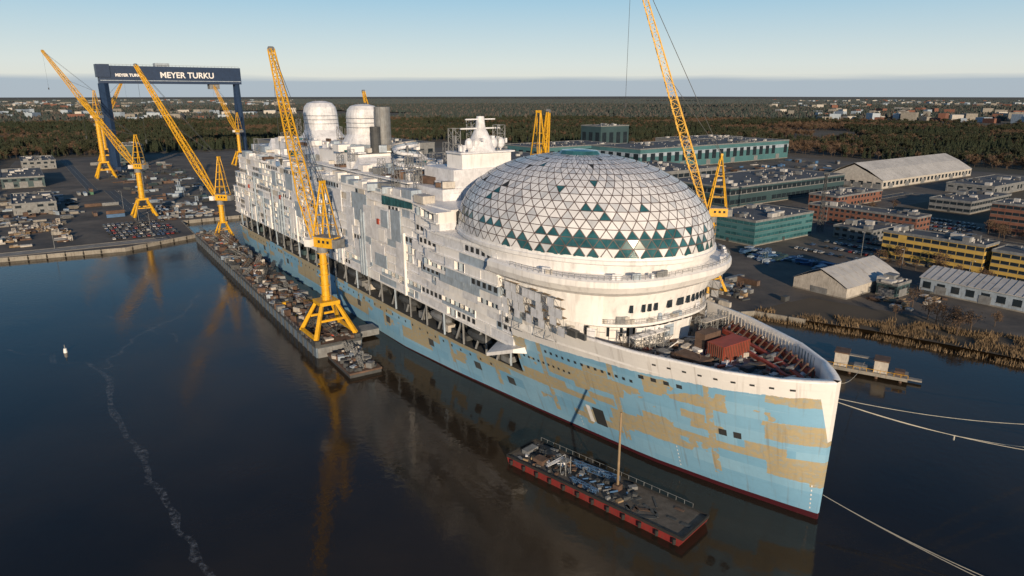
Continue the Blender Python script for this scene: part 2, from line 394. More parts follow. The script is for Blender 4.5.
u.bb(-19,19,129,345,56.3,60,0);u.bb(-21,21,150,300,60,60.4,1)
u.bb(-14,14,130,150,60,66,0);u.bb(-10,10,131,141,66,71,1)
u.bb(-15,15,205,250,60.4,66,1);u.bb(-16,16,262,312,60.4,68,0);u.bb(-20,20,318,344,60,63,2)
for i in range(640):
    s=R.uniform(128,350);x=R.uniform(-25,25);inn_=abs(x)<18 and s>131
    zb=60.2 if inn_ else 56.3
    if abs(x)<16 and (205<s<250 or 262<s<312): zb=66.5
    hh=R.uniform(.4,3.2);u.box((x,s,zb+hh/2),(R.uniform(1,6),R.uniform(1,7),hh),R.choices([0,1,2,3,4,5,6,7],[5,4,5,2.5,1,3,1.5,.3])[0],R.choice([0,0,.3,-.4]))
for i in range(36):
    s=R.uniform(130,345);x=R.uniform(-24,22);hh=R.uniform(4,9)
    u.lattice((x,s,57),(x,s,57+hh+5),2.2,2.2,5,.14,.09,5)
for i in range(10):
    s=150+i*6.5;x=R.uniform(-17,14);rr=R.uniform(2.5,5)
    u.loft([[(x+rr*math.cos(q)*math.cos(a),s+rr*math.sin(q)*math.cos(a),60.2+rr*.9*math.sin(a)) for q in [j*math.pi/6 for j in range(12)]] for a in (0,.5,1,1.4)],R.choice([0,1,2]))
for sg in (-1,1):
    for i in range(27):
        s=130+i*7.9;u.bb(sg*22,sg*25.9,s,s+R.uniform(3,7.5),56.3,56.3+R.uniform(1,3.4),R.choice([0,1,1,2,2]))
    u.bb(sg*25.7,sg*25.8,128,350,56.3,57.5,1)
for s0,s1,z in ((250,262,66),(312,322,66),(196,205,64)):
    u.add([(-18,s0,60.5),(18,s0,60.5),(15,s1,z+1),(-15,s1,z+1),(-18,s1,60.5),(18,s1,60.5)],[(0,1,2,3),(0,3,4),(1,5,2)],0)
u.build('upper_decks',ship,[WHITE2,WHITE,GREYB,CREAM,TEAL,GREY,RUST,BLUE])
sl=MB()
for j in range(3):
    pr=None
    for i in range(34):
        a=i*.42;q=Vector((5*math.cos(a)-6+j*4,178+j*9+5*math.sin(a),71-i*.3))
        if pr: sl.cyl(pr,q,.8,None,6,j%3,False)
        pr=q
    sl.beam((-6+j*4,178+j*9,60),(-6+j*4,178+j*9,71),.7,3)
sl.build('water_slides',ship,[WHITE2,GREYB,CREAM,GREY],True)
def rr_(a,b,x,y,z,n=24,e=.75): return [(x+a*math.copysign(abs(math.cos(q))**e,math.cos(q)),y+b*math.copysign(abs(math.sin(q))**e,math.sin(q)),z) for q in [2*math.pi*i/n for i in range(n)]]
fu=MB()
fu.loft([rr_(13,17,0,283,60),rr_(12,15,0,283,66),rr_(9.5,11.5,0,283,70),rr_(8,9,0,284,73),rr_(8,8.6,0,285,81),rr_(7.4,8,0,285,84),rr_(5.8,6.2,0,285,86),rr_(2.5,2.8,0,285,87)],0)
fu.loft([rr_(12,13,0,232,60),rr_(11,12,0,232,66),rr_(8.8,9.4,0,232,70),rr_(7,7.6,0,232,73),rr_(7,7.4,0,232,81),rr_(6.4,6.8,0,232,83.6),rr_(5,5.4,0,232,85.2),rr_(2.2,2.4,0,232,86)],0)
for y,zt in ((285,86.4),(232,85.4)):
    for dx in (-2,1.5): fu.cyl((dx,y,zt-2),(dx,y,zt+1.2),.8,None,8,1)
for y,zz,s_ in ((283,63,1.8),(232,63,1.6),(284.5,76,1.05),(232,76,.92)):
    for k in range(3): 
        q=rr_(8*s_,9*s_,0,y,zz+k*2)
        for a,b in zip(q,q[1:]+q[:1]): fu.beam(a,b,.14,2)
for i in range(5): fu.lattice((-9+i*4,292,60),(-9+i*4,293,78-i*2),2,2,8,.16,.1,2);fu.lattice((-8+i*4,241,60),(-8+i*4,241,76-i),2,2,8,.16,.1,2)
fu.cyl((1,214,60),(1,214,85),3.5,None,20,2);fu.cyl((-5,209,60),(-5,209,77),2.2,None,16,1)
fu.build('funnels',ship,[WHITE2,DGREY,GREY])
ms=MB()
ms.loft([rr_(5,5,0,135,71),rr_(3.5,3.5,0,135,75),rr_(2.2,2.2,0,135,78),rr_(1.6,1.6,0,135,79),rr_(1.2,1.2,0,135,83)],0)
ms.lattice((-8,139,66),(-8,139,79),3,3,5,.25,.15,1);ms.lattice((7,134,66),(7,134,80),3,3,5,.25,.15,1);ms.lattice((0,140,66),(0,140,82),3,3,6,.25,.15,1)
for x in (-6,-3,4,7): 
    ms.loft([[(x+1.5*math.cos(q)*math.cos(a),133+1.5*math.sin(q)*math.cos(a),74+2*math.sin(a)) for q in [j*math.pi/5 for j in range(10)]] for a in (-1.2,-.6,0,.6,1.3)],0)
    ms.beam((x,133,71),(x,133,73),.4,0)
ms.beam((-8,135,79),(8,135,79),.5,0);ms.beam((-6,135,82),(6,135,82),.4,0)
ms.bb(-11,11,130,140,71,71.5,0)
for i in range(20): ms.box((R.uniform(-10,10),R.uniform(131,140),R.uniform(71.6,76)),(R.uniform(.6,2.5),R.uniform(.6,2.5),R.uniform(.6,2.5)),R.choice([0,0,1]))
ms.build('radar_mast',ship,[WHITE2,GREY])
g=MB()
g.bb(-3,7,27,32,28.8,33,0);g.bb(-2,4,33.5,36.5,28.8,34,1);g.bb(-10,-6,28,36,28.8,30.6,1)
for i in range(16): g.box((-2.7+i*.62,26.9,30.9),(.12,.14,4),1)
for i in range(8): g.box((-3.07,27.4+i*.6,30.9),(.14,.12,4),1)
for off,rad_,z in ((4.5,1.2,30.6),(8,1.0,30),(11,.9,29.6)):
    pr=None
    for i in range(15):
        s=9+i*2.2;q=Vector((max(1,hb(s,30)-off),s,z))
        if pr: g.beam(pr,q,rad_,0)
        if off<5: g.beam((q.x,q.y,28.8),(q.x,q.y,32.2),.45,1);g.beam((q.x,q.y,32.2),(q.x-3,q.y,30.6),.3,1)
        pr=q
for x,s in ((-6,14),(5,14),(-8,21),(8,21)):
    g.cyl((x-1.6,s,30),(x+1.6,s,30),1.0,None,12,3);g.box((x,s+1.6,29.6),(3.4,1.2,1.6),5)
for i in range(230):
    s=R.uniform(11,48);m=hb(s,29)-2.5;x=R.uniform(-m,m);hh=R.uniform(.2,1.5)
    g.box((x,s,28.75+hh/2),(R.uniform(.4,3.4),R.uniform(.4,3),hh),R.choices([0,1,2,3,4,5],[1,4,3,4,2,2.5])[0],R.uniform(-.5,.5))
for i in range(40):
    s=R.uniform(14,48);m=hb(s,29)-3;x=R.uniform(-m,m);g.beam((x,s,28.8),(x+R.uniform(-5,5),s+R.uniform(-5,5),R.uniform(29,31.5)),.2,R.choice([3,4,1]))
for i in range(30):
    s=12+i*1.2
    for sg in (-1,1): x=sg*(hb(s,31)-1.2);g.beam((x,s,28.7),(x,s,32.4),.16,2)
for i in range(30):
    s=R.uniform(48,78);sg=R.choice([-1,1]);hh=R.uniform(.6,2);g.box((sg*R.uniform(25.2,26),s,32.6+hh/2),(R.uniform(.6,1.6),R.uniform(1,4),hh),R.choice([2,2,4,3,5]))
for x in (-16,-11,-6,8,13,17):
    g.lattice((x,43,28.8),(x,43,34),2,2,3,.14,.09,3)
g.bb(-17,-5,42,44.2,33.4,33.6,4);g.bb(8,17,41.5,44,32.8,33,2)
g.build('foredeck_gear',ship,[RED,RUST,CREAM,GREY,WHITE,DGREY,YEL])
sf=MB()
for sg in (-1,1):
    for i in range(11):
        for k in range(4):
            s=54+i*2.6;z=33+k*2.4;x=sg*(29.2+k*.45)
            sf.beam((x,s,z),(x,s,z+2.5),.12);sf.beam((x,s,z+2.5),(x,s+2.6,z+2.5),.12);sf.beam((x,s,z),(x,s+2.6,z+2.5),.08)
            if R.random()<.55: sf.bb(x-sg*.1,x-sg*1.2,s,s+2.6,z+2.4,z+2.5,1)
            if R.random()<.6: sf.bb(x,x+sg*.05,s,s+2.5,z,z+2.3,2)
sf.build('scaffolding',ship,[GREY,WOOD,WHITE2])
# ================================================================ CAMERA / LIGHT
cam=bpy.data.objects.new('camera',bpy.data.cameras.new('camera'));sc.collection.objects.link(cam);sc.camera=cam
cam.location=(0,0,90);cam.rotation_euler=(math.radians(74.2),0,0);cam.data.lens=24;cam.data.sensor_width=36;cam.data.clip_end=60000;cam.data.clip_start=1
EL=math.radians(12);az=math.radians(168)
S=Vector((math.sin(az)*math.cos(EL),math.cos(az)*math.cos(EL),math.sin(EL)))
sun=bpy.data.objects.new('sun',bpy.data.lights.new('sun','SUN'));sc.collection.objects.link(sun)
sun.data.energy=5;sun.data.angle=math.radians(.5);sun.data.color=(1,.79,.55);sun.rotation_euler=S.to_track_quat('Z','Y').to_euler()
wd=bpy.data.worlds.new('World');sc.world=wd;wd.use_nodes=True;N=wd.node_tree.nodes;L=wd.node_tree.links
sky=N.new('ShaderNodeTexSky');sky.sky_type='NISHITA';sky.sun_disc=False;sky.sun_elevation=EL;sky.sun_rotation=az;sky.altitude=50;sky.air_density=1.0;sky.dust_density=.3;sky.ozone_density=2
bg=N['Background'];bg.inputs['Strength'].default_value=.1;L.new(sky.outputs[0],bg.inputs['Color'])
tc=N.new('ShaderNodeTexCoord');sp=N.new('ShaderNodeSeparateXYZ');L.new(tc.outputs['Generated'],sp.inputs[0])
gr_=N.new('ShaderNodeValToRGB');e=gr_.color_ramp.elements
e[0].position=0;e[0].color=(.78,.75,.68,1);e[1].position=1;e[1].color=(.03,.09,.2,1)
for ps,cl_ in ((.04,(.70,.76,.76,1)),(.12,(.38,.60,.75,1)),(.25,(.07,.24,.43,1)),(.5,(.03,.11,.25,1))):
    k=e.new(ps);k.color=cl_
L.new(sp.outputs['Z'],gr_.inputs['Fac'])
b3=N.new('ShaderNodeBackground');L.new(gr_.outputs['Color'],b3.inputs['Color'])
m3=N.new('ShaderNodeMixShader');m3.inputs[0].default_value=.85;L.new(bg.outputs[0],m3.inputs[1]);L.new(b3.outputs[0],m3.inputs[2])
mp=N.new('ShaderNodeMapping');mp.inputs['Scale'].default_value=(3,3,60);L.new(tc.outputs['Generated'],mp.inputs['Vector'])
nz=N.new('ShaderNodeTexNoise');nz.inputs['Scale'].default_value=1.6;nz.inputs['Detail'].default_value=5;L.new(mp.outputs[0],nz.inputs['Vector'])
ma=N.new('ShaderNodeMath');ma.operation='MULTIPLY_ADD';L.new(nz.outputs['Fac'],ma.inputs[0]);ma.inputs[1].default_value=-.012;L.new(sp.outputs['Z'],ma.inputs[2])
rp=N.new('ShaderNodeValToRGB');rp.color_ramp.elements[0].position=.012;rp.color_ramp.elements[0].color=(1,1,1,1);rp.color_ramp.elements[1].position=.019;rp.color_ramp.elements[1].color=(0,0,0,1)
L.new(ma.outputs[0],rp.inputs['Fac'])
b2=N.new('ShaderNodeBackground');b2.inputs['Color'].default_value=(.34,.43,.52,1);b2.inputs['Strength'].default_value=1
mxs=N.new('ShaderNodeMixShader');mf=N.new('ShaderNodeMath');mf.operation='MULTIPLY';mf.inputs[1].default_value=.8;L.new(rp.outputs['Color'],mf.inputs[0]);L.new(mf.outputs[0],mxs.inputs[0]);L.new(m3.outputs[0],mxs.inputs[1]);L.new(b2.outputs[0],mxs.inputs[2]);L.new(mxs.outputs[0],N['World Output'].inputs['Surface'])
sc.view_settings.view_transform='Standard';sc.view_settings.look='None';sc.view_settings.exposure=0
# ================================================================ WATER / LAND
m,nt,N,L,b=newmat('harbour_water')
b.inputs['IOR'].default_value=1.33
tc=N.new('ShaderNodeTexCoord')
n=N.new('ShaderNodeTexNoise');n.inputs['Scale'].default_value=.012;n.inputs['Detail'].default_value=7;L.new(tc.outputs['Object'],n.inputs['Vector'])
r=N.new('ShaderNodeValToRGB');r.color_ramp.elements[0].position=.35;r.color_ramp.elements[1].position=.65;r.color_ramp.elements[0].color=(.016,.014,.012,1);r.color_ramp.elements[1].color=(.046,.032,.019,1)
L.new(n.outputs['Fac'],r.inputs['Fac']);L.new(r.outputs['Color'],b.inputs['Base Color'])
n2=N.new('ShaderNodeTexNoise');n2.inputs['Scale'].default_value=.5;n2.inputs['Detail'].default_value=4;L.new(tc.outputs['Object'],n2.inputs['Vector'])
bp=N.new('ShaderNodeBump');bp.inputs['Strength'].default_value=.14;bp.inputs['Distance'].default_value=.3;L.new(n2.outputs['Fac'],bp.inputs['Height']);L.new(bp.outputs['Normal'],b.inputs['Normal'])
n4=N.new('ShaderNodeTexNoise');n4.inputs['Scale'].default_value=.015;n4.inputs['Detail'].default_value=9;n4.inputs['Roughness'].default_value=.68;L.new(tc.outputs['Object'],n4.inputs['Vector'])
r4=N.new('ShaderNodeMapRange');r4.inputs['From Min'].default_value=.44;r4.inputs['From Max'].default_value=.62;r4.inputs['To Min'].default_value=.04;r4.inputs['To Max'].default_value=.2;L.new(n4.outputs['Fac'],r4.inputs['Value']);L.new(r4.outputs[0],b.inputs['Roughness'])
wt=MB();wt.add([(-4000,-4000,0),(4000,-4000,0),(4000,4000,0),(-4000,4000,0)],[(0,1,2,3)]);wt.build('water',None,[m])
shore=[(-30000,480),(-1200,420),(-400,405),(-147,402),(-86,392),(-43,411),(-40,470),(32,470),(32,300),(32,135),(70,118),(112,97),(119,78),(124,66),(128,57),(136,30),(141,9),(150,-40),(165,-120),(250,-600),(1500,-3000),(30000,-30000)]
m,nt,N,L,b=newmat('ground_soil');b.inputs['Roughness'].default_value=.95
tc=N.new('ShaderNodeTexCoord');n=N.new('ShaderNodeTexNoise');n.inputs['Scale'].default_value=.004;n.inputs['Detail'].default_value=12;n.inputs['Roughness'].default_value=.7;L.new(tc.outputs['Object'],n.inputs['Vector'])
r=N.new('ShaderNodeValToRGB');e=r.color_ramp.elements;e[0].position=.35;e[0].color=(.03,.034,.024,1);e[1].position=.7;e[1].color=(.14,.105,.07,1);k=e.new(.5);k.color=(.07,.056,.038,1)
L.new(n.outputs['Fac'],r.inputs['Fac']);L.new(r.outputs['Color'],b.inputs['Base Color']);SOIL=m
gr=MB();pts=[W(a,c_,2) for a,c_ in shore]+[W(30000,30000,2),W(-30000,30000,2)]
gr.add(pts,[tuple(range(len(pts)))],0)
gr.build('ground',None,[SOIL])
qw=MB();sp_=[W(a,c_,2) for a,c_ in shore[1:13]];qw.loft([[(q.x,q.y,-3) for q in sp_],[(q.x,q.y,2.0) for q in sp_]],0,False,False,False)
for a,c_ in zip(sp_,sp_[1:]):
    qw.beam(a+Vector((0,0,.1)),c_+Vector((0,0,.1)),.7,0)
    L_=(c_-a).length
    for i in range(int(L_/9)):
        q=a.lerp(c_,(i+.5)*9/L_);
        if q.length<700: qw.cyl((q.x,q.y,.2),(q.x,q.y,2.6),.45,None,6,1)
qw.build('quay_wall',None,[CONC,BLACK])
m,nt,N,L,b=newmat('yard_asphalt');b.inputs['Roughness'].default_value=.85
tc=N.new('ShaderNodeTexCoord');n=N.new('ShaderNodeTexNoise');n.inputs['Scale'].default_value=.03;n.inputs['Detail'].default_value=10;n.inputs['Roughness'].default_value=.7;L.new(tc.outputs['Object'],n.inputs['Vector'])
r=N.new('ShaderNodeValToRGB');e=r.color_ramp.elements;e[0].position=.35;e[0].color=(.045,.043,.042,1);e[1].position=.68;e[1].color=(.17,.14,.11,1)
L.new(n.outputs['Fac'],r.inputs['Fac']);L.new(r.outputs['Color'],b.inputs['Base Color']);ASPH=m
pv=MB();pp=[(-160,404),(-86,393.5),(-43.5,412),(-40.5,470.5),(32.5,470.5),(32.5,135.5),(70,119),(112,99),(150,95),(165,40),(175,-60),(420,-60),(420,200),(800,200),(800,620),(640,900),(180,1120),(-130,1120),(-160,700)]
pv.add([W(a,c_,2.004) for a,c_ in pp],[tuple(range(len(pp)))],0);pv.build('yard_pavement',None,[ASPH])
rd=MB();RW=[((215,20),(215,112),8),((215,112),(330,120),8),((330,120),(330,235),8),((300,235),(540,235),9),((540,120),(540,240),9),((-150,412),(-60,408),12),((-62,410),(-62,690),9),((-75,690),(-75,1100),9),((360,-60),(360,135),8)]
for i,(a,c_,wd_) in enumerate(RW):
    A=Vector(a);B=Vector(c_);dd=(B-A).normalized();nn=Vector((-dd.y,dd.x));z=2.008+.004*i
    def Q(p,o,zz): return W(p.x+nn.x*o,p.y+nn.y*o,zz)
    rd.add([Q(A,-wd_/2,z),Q(B,-wd_/2,z),Q(B,wd_/2,z),Q(A,wd_/2,z)],[(0,1,2,3)],3 if i==5 else 0)
    for o in (-wd_/2,wd_/2):
        rd.beam(Q(A,o,2.07),Q(B,o,2.07),.22,1)
    n_=int((B-A).length/9)
    for j in range(n_):
        p0=A+dd*(j*9+2);p1=A+dd*(j*9+5);rd.add([Q(p0,-.1,z+.05),Q(p1,-.1,z+.05),Q(p1,.1,z+.05),Q(p0,.1,z+.05)],[(0,1,2,3)],2)
rd.build('roads',None,[DGREY,CONC,WHITE,CONC])
m,nt,N,L,b=newmat('ice_film');b.inputs['Base Color'].default_value=(.5,.52,.55,1);b.inputs['Roughness'].default_value=.6
tc=N.new('ShaderNodeTexCoord');n=N.new('ShaderNodeTexNoise');n.inputs['Scale'].default_value=.6;n.inputs['Detail'].default_value=8;n.inputs['Roughness'].default_value=.8;L.new(tc.outputs['Object'],n.inputs['Vector'])
mr=N.new('ShaderNodeMapRange');mr.inputs['From Min'].default_value=.47;mr.inputs['From Max'].default_value=.78;mr.inputs['To Max'].default_value=.5;L.new(n.outputs['Fac'],mr.inputs['Value']);L.new(mr.outputs[0],b.inputs['Alpha'])
ic=MB()
def streak(P,wid):
    pl=[];pr_=[];n_=60
    for i in range(n_+1):
        t_=i/n_*(len(P)-1);k=min(int(t_),len(P)-2);q=Vector(P[k]).lerp(Vector(P[k+1]),t_-k)
        q+=Vector((noise.noise(Vector((i*.23,wid,0)))*4,noise.noise(Vector((i*.31,wid,5)))*4));ww=wid*(.4+abs(noise.noise(Vector((i*.5,2,wid)))))
        pl.append((q.x-ww,q.y,.012));pr_.append((q.x+ww,q.y,.012))
    ic.loft([pl,pr_],0,False,False,False)
streak([(-189,236),(-165,228),(-140,216),(-112,178),(-88,147),(-72,128),(-59,114),(-50,100)],1.9)
streak([(-140,216),(-145,245),(-140,280),(-150,320)],1.2)
streak([(-240,300),(-200,285),(-160,270),(-120,240)],1.1)
ic.build('ice_streaks',None,[m])
bu=MB();bu.cyl((-162,232,-.3),(-162,232,1.6),.7,.5,10,0);bu.cyl((-162,232,1.6),(-162,232,3),.15,None,6,1);bu.build('mooring_buoy',None,[WHITE,GREY])
# ================================================================ BUILDINGS
def building(name,u0,u1,s0,s1,h,wall,roof,floors=2,bay=5,kind='flat',band=False,units=6,glass=GLASS,doors=0,stripe=None):
    E=empty(name,W((u0+u1)/2,(s0+s1)/2,2.0),TH);a=(u1-u0)/2;b_=(s1-s0)/2
    w=MB();w.bb(-a,a,-b_,b_,0,h,0)
    if stripe: w.bb(-a-.06,a+.06,-b_-.06,b_+.06,h*.62,h*.8,1)
    w.bb(-a-.1,a+.1,-b_-.1,b_+.1,0,.6,2)
    if kind=='gs':
        w.add([(-a,-b_,h),(a,-b_,h),(0,-b_,h+a*.3),(-a,b_,h),(a,b_,h),(0,b_,h+a*.3)],[(0,1,2),(3,4,5)],0)
    if kind=='gu': w.add([(-a,-b_,h),(-a,b_,h),(-a,0,h+b_*.45),(a,-b_,h),(a,b_,h),(a,0,h+b_*.45)],[(0,1,2),(3,4,5)],0)
    w.build('walls',E,[wall,stripe or wall,CONC])
    r=MB()
    if kind=='flat':
        r.bb(-a-.25,a+.25,-b_-.25,b_+.25,h+.003,h+.35,0)
        for x0,x1,y0,y1 in ((-a-.3,a+.3,-b_-.3,-b_),(-a-.3,a+.3,b_,b_+.3),(-a-.3,-a,-b_,b_),(a,a+.3,-b_,b_)): r.bb(x0,x1,y0,y1,h-.5,h+.9,1)
        for i in range(units):
            hh=R.uniform(1,3);r.box((R.uniform(-a*.85,a*.85),R.uniform(-b_*.85,b_*.85),h+.35+hh/2),(R.uniform(1.5,6),R.uniform(1.5,6),hh),R.choice([0,1,2]))
        for i in range(int(units*2)): 
            x,y=R.uniform(-a*.9,a*.9),R.uniform(-b_*.9,b_*.9);r.cyl((x,y,h),(x,y,h+1.4),.35,None,6,2)
    elif kind=='gs':
        H=h+a*.3;o=.5
        for sg in (-1,1):
            r.add([(sg*(a+o),-b_-o,h-.1),(0,-b_-o,H+.05),(0,b_+o,H+.05),(sg*(a+o),b_+o,h-.1),(sg*(a+o),-b_-o,h+.25),(0,-b_-o,H+.4),(0,b_+o,H+.4),(sg*(a+o),b_+o,h+.25)],[(0,1,2,3),(4,5,6,7),(0,1,5,4),(2,3,7,6),(3,0,4,7)],0)
            for i in range(int(2*b_/3)): y=-b_+i*3+1.5;r.beam((sg*(a+o),y,h+.3),(0,y,H+.46),.22,1)
    elif kind=='gu':
        H=h+b_*.5;o=.5
        r.loft([[(x,-(b_+o),h+.1),(x,-b_*.5,h+(H-h)*.6),(x,0,H+.2),(x,b_*.5,h+(H-h)*.6),(x,b_+o,h+.1)] for x in (-a-o,-a*.33,a*.33,a+o)],0,False,False,False)
        for i in range(int(2*a/6)+1):
            x=-a+i*6;q=[(x,-(b_+o),h+.2),(x,-b_*.5,h+(H-h)*.6+.1),(x,0,H+.3),(x,b_*.5,h+(H-h)*.6+.1),(x,b_+o,h+.2)]
            for p0,p1 in zip(q,q[1:]): r.beam(p0,p1,.18,0)
    r.build('roof',E,[roof,GREY,ROOFW])
    g=MB();fh=h/max(floors,1)
    for k in range(floors):
        z0=k*fh+fh*.32;z1=k*fh+fh*.78
        for sd in range(2):
            for side in (-1,1):
                hl=(b_ if sd==0 else a);n_=max(1,int(2*hl/bay));st_=2*hl/n_
                for i in range(n_):
                    if R.random()<.04: continue
                    c0=-hl+i*st_+st_*(.06 if band else .22);c1=-hl+(i+1)*st_-st_*(.06 if band else .22)
                    if sd==0: g.bb(side*a,side*(a+.07),c0,c1,z0,z1,0);g.bb(side*(a+.0),side*(a+.16),c0-.1,c1+.1,z0-.18,z0-.003,1)
                    else: g.bb(c0,c1,side*b_,side*(b_+.07),z0,z1,0);g.bb(c0-.1,c1+.1,side*b_,side*(b_+.16),z0-.18,z0-.003,1)
    if floors: g.build('windows',E,[glass,GREY])
    dd=MB()
    for i in range(max(doors,1)):
        big=doors>0;dw=min(8,2*a*.6/max(doors,1)) if big else 2;dh=min(h*.6,7) if big else 2.4
        x=-a+(i+.5)*2*a/max(doors,1);dd.bb(x-dw/2,x+dw/2,-b_-.18,-b_-.08,.1,dh,0)
        y=-b_+(i+.5)*2*b_/max(doors,1);dd.bb(-a-.18,-a-.08,y-dw/2,y+dw/2,.1,dh,0)
    dd.build('doors',E,[GREY if doors else DGREY])
    return E
building('ochre_office_building',253,269,66,116,15.5,OFFY,ROOFG,4,4,band=True,units=10)
building('ochre_office_building',254,272,-10,63,14,OFFY,ROOFG,4,4,band=True,units=10)
building('storage_hall',202,226,18,72,6.5,GREYB,ROOFW,1,6,'gs',doors=3)
building('boat_shed',160,206,84,110,5,CREAM,ROOFW,0,8,'gu',doors=1)
building('dark_shed',180,192,72,81,6,DTEAL,ROOFG,1,4,doors=1)
building('teal_glass_office',222,283,176,214,15,TEALW,ROOFG,4,4,band=True,units=10,glass=TEAL)
building('brick_office',337,356,136,212,11,BRICK,ROOFG,3,4,units=8)
building('brown_office_tower',384,410,30,112,20,BRICK,ROOFG,5,4,band=True,units=8)
building('workshop_hall',330,500,276,345,16,DTEAL,ROOFG,2,7,band=True,units=26,stripe=GREY)
building('workshop_hall',300,420,360,440,20,GREY,ROOFG,2,8,band=True,units=20)
building('white_roof_warehouse',545,742,262,322,8,CREAM,ROOFW,1,8,'gu',doors=6)
building('assembly_hall',478,782,518,605,25,TEALW,ROOFG,1,14,units=34,doors=6,stripe=GREYB)
building('assembly_hall',420,560,640,720,22,TEALW,ROOFG,1,14,units=14,doors=4)
building('block_hall',596,655,715,760,42,DTEAL,ROOFG,1,14,units=6,doors=2)
building('paint_hall',700,840,640,700,22,GREY,ROOFG,1,14,units=10,doors=4)
building('red_brick_workshop',400,470,225,250,9,BRICK,ROOFG,2,5,units=8)
building('low_office',455,530,150,180,9,GREY,ROOFG,2,5,units=8,band=True)
building('low_warehouse',580,690,180,220,8,GREY,ROOFG,1,7,units=8,doors=4)
building('low_warehouse',420,500,60,110,8,DTEAL,ROOFG,1,7,units=8,doors=4)
building('canteen_building',290,325,140,165,7,GREY,ROOFG,2,5,units=5)
building('quay_workshop',60,100,190,300,12,GREY,ROOFG,2,6,units=10,doors=4)
building('quay_workshop',120,180,230,340,14,TEALW,ROOFG,2,6,units=12,doors=4)
building('quay_workshop',200,280,260,340,13,DTEAL,ROOFG,2,6,units=12,doors=4)
building('fabrication_hall',150,330,480,600,26,TEALW,ROOFG,1,12,units=20,doors=6,stripe=GREY)
building('fabrication_hall',140,300,700,900,30,GREY,ROOFG,1,12,units=20,doors=6)
building('dock_workshop',-138,-110,570,640,8,GREY,ROOFG,2,6,units=8,doors=3)
building('dock_workshop',-145,-110,760,860,10,DTEAL,ROOFG,2,6,units=8,doors=3)
building('dock_workshop',-125,-90,960,1040,10,GREY,ROOFG,2,6,units=8,doors=3)
building('dock_office',-20,15,1000,1060,22,DTEAL,ROOFG,5,5,units=6)
def clutter(name,u0,u1,s0,s1,n,mats,hmax=3,seed=1,big=6):
    rr=random.Random(seed);c=MB();cx,cy=(u0+u1)/2,(s0+s1)/2
    for i in range(n):
        x=rr.uniform(u0,u1)-cx;y=rr.uniform(s0,s1)-cy
        if noise.noise(Vector((x*.05,y*.05,seed)))<-.02: continue
        k=rr.random();hh=rr.uniform(.4,hmax)*rr.uniform(.5,1);rt=rr.choice([0,0,1.57,rr.uniform(0,3)]);mi=rr.randrange(len(mats))
        if k<.5: c.box((x,y,hh/2),(rr.uniform(1,big),rr.uniform(1,big*.5),hh),mi,rt)
        elif k<.7:
            for j in range(rr.randint(2,5)): c.box((x,y,.2+j*.5),(rr.uniform(.6,1)*big,big*.4,.25),mi,rt+rr.uniform(-.1,.1))
        elif k<.85:
            for j in range(rr.randint(2,5)): c.cyl((x-big/2,y+j*.9,.5),(x+big/2,y+j*.9,.5),.45,None,8,mi)
        else: c.lattice((x,y,.1),(x,y,hh*1.7+.3),2,2,3,.2,.12,mi)
    E=empty(name,W(cx,cy,2.01),TH);c.build('stacked_material',E,mats);return E
clutter('covered_material_rows',188,214,120,172,170,[BLUE,GREYB,DTEAL,BLUE],2.6,3,8)
clutter('steel_stockyard',-158,-110,430,520,480,[CREAM,GREY,RUST,CONC,CREAM,WOOD],3,4,6)
clutter('steel_stockyard',-155,-95,530,700,280,[GREY,GREY,RUST,CONC,DGREY,GREYB],4,5,9)
clutter('steel_stockyard',-50,-10,480,560,150,[CREAM,GREY,RUST,GREY,DGREY,GREYB],3,6,6)
clutter('dock_equipment',-48,30,560,980,340,[GREY,RUST,DGREY,DGREY,GREYB,DTEAL],5,7,11)
clutter('yard_equipment',150,215,58,80,70,[GREY,RUST,WOOD,DGREY,CREAM],2,8,5)
clutter('yard_equipment',122,156,98,180,300,[GREY,RUST,WOOD,DGREY,CREAM,GREYB],3,9,5)
clutter('yard_equipment',36,118,125,190,260,[GREY,RUST,DGREY,CREAM,BLUE],5,10,7)
clutter('yard_equipment',230,330,216,270,150,[GREY,RUST,DGREY,GREYB,BLUE],3,11,6)
clutter('yard_equipment',500,760,335,500,260,[GREY,RUST,DGREY,CREAM,BLUE],4,12,12)
clutter('yard_equipment',290,330,20,110,120,[GREY,RUST,CREAM,BLUE],2.5,13,6)
# ================================================================ FLOATING PONTOON
E=empty('work_pontoon',W(-41.5,279,0),TH-.043)
b=MB();b.bb(-8.5,8.5,-121,121,-1.5,4.2,0);b.bb(-8.7,8.7,-121.2,121.2,3.7,4.6,1);b.bb(-8.3,8.3,-120.8,120.8,4.6,4.62,2)
for i in range(41): b.bb(-8.9,-8.5,-118+i*5.9,-117.5+i*5.9,-.5,3.7,1)
b.bb(8.5,19,-112,-105,1,3.4,3);b.bb(-8,8,-121.6,-121.2,0,3.6,3)
b.bb(-5,6,-145,-123,-1,1.6,1);b.bb(-5.2,6.2,-145.2,-122.8,1.1,1.7,2)
for i in range(56): b.beam((-8.5,-120+i*4.3,4.6),(-8.5,-120+i*4.3,5.7),.12,3)
for z in (5.2,5.7): b.beam((-8.5,-120,z),(-8.5,120,z),.08,3)
b.build('pontoon_hull',E,[mat('pontoon_blue_grey',(.15,.2,.26),.5,var=.3,scale=.15,dirt=.6),DGREY,RUST,GREY])
c=MB();rr=random.Random(5)
for i in range(620):
    y=rr.uniform(-119,119);x=rr.uniform(-7.6,7.6);hh=rr.uniform(.3,2.4)
    if abs(y+111)<12 and hh>1: hh=.6
    c.box((x,y,4.62+hh/2),(rr.uniform(.4,3.2),rr.uniform(.4,4),hh),rr.choices(range(9),[5,7,7,.7,.2,1,.3,.4,.3])[0],rr.choice([0,0,.4,1.2]))
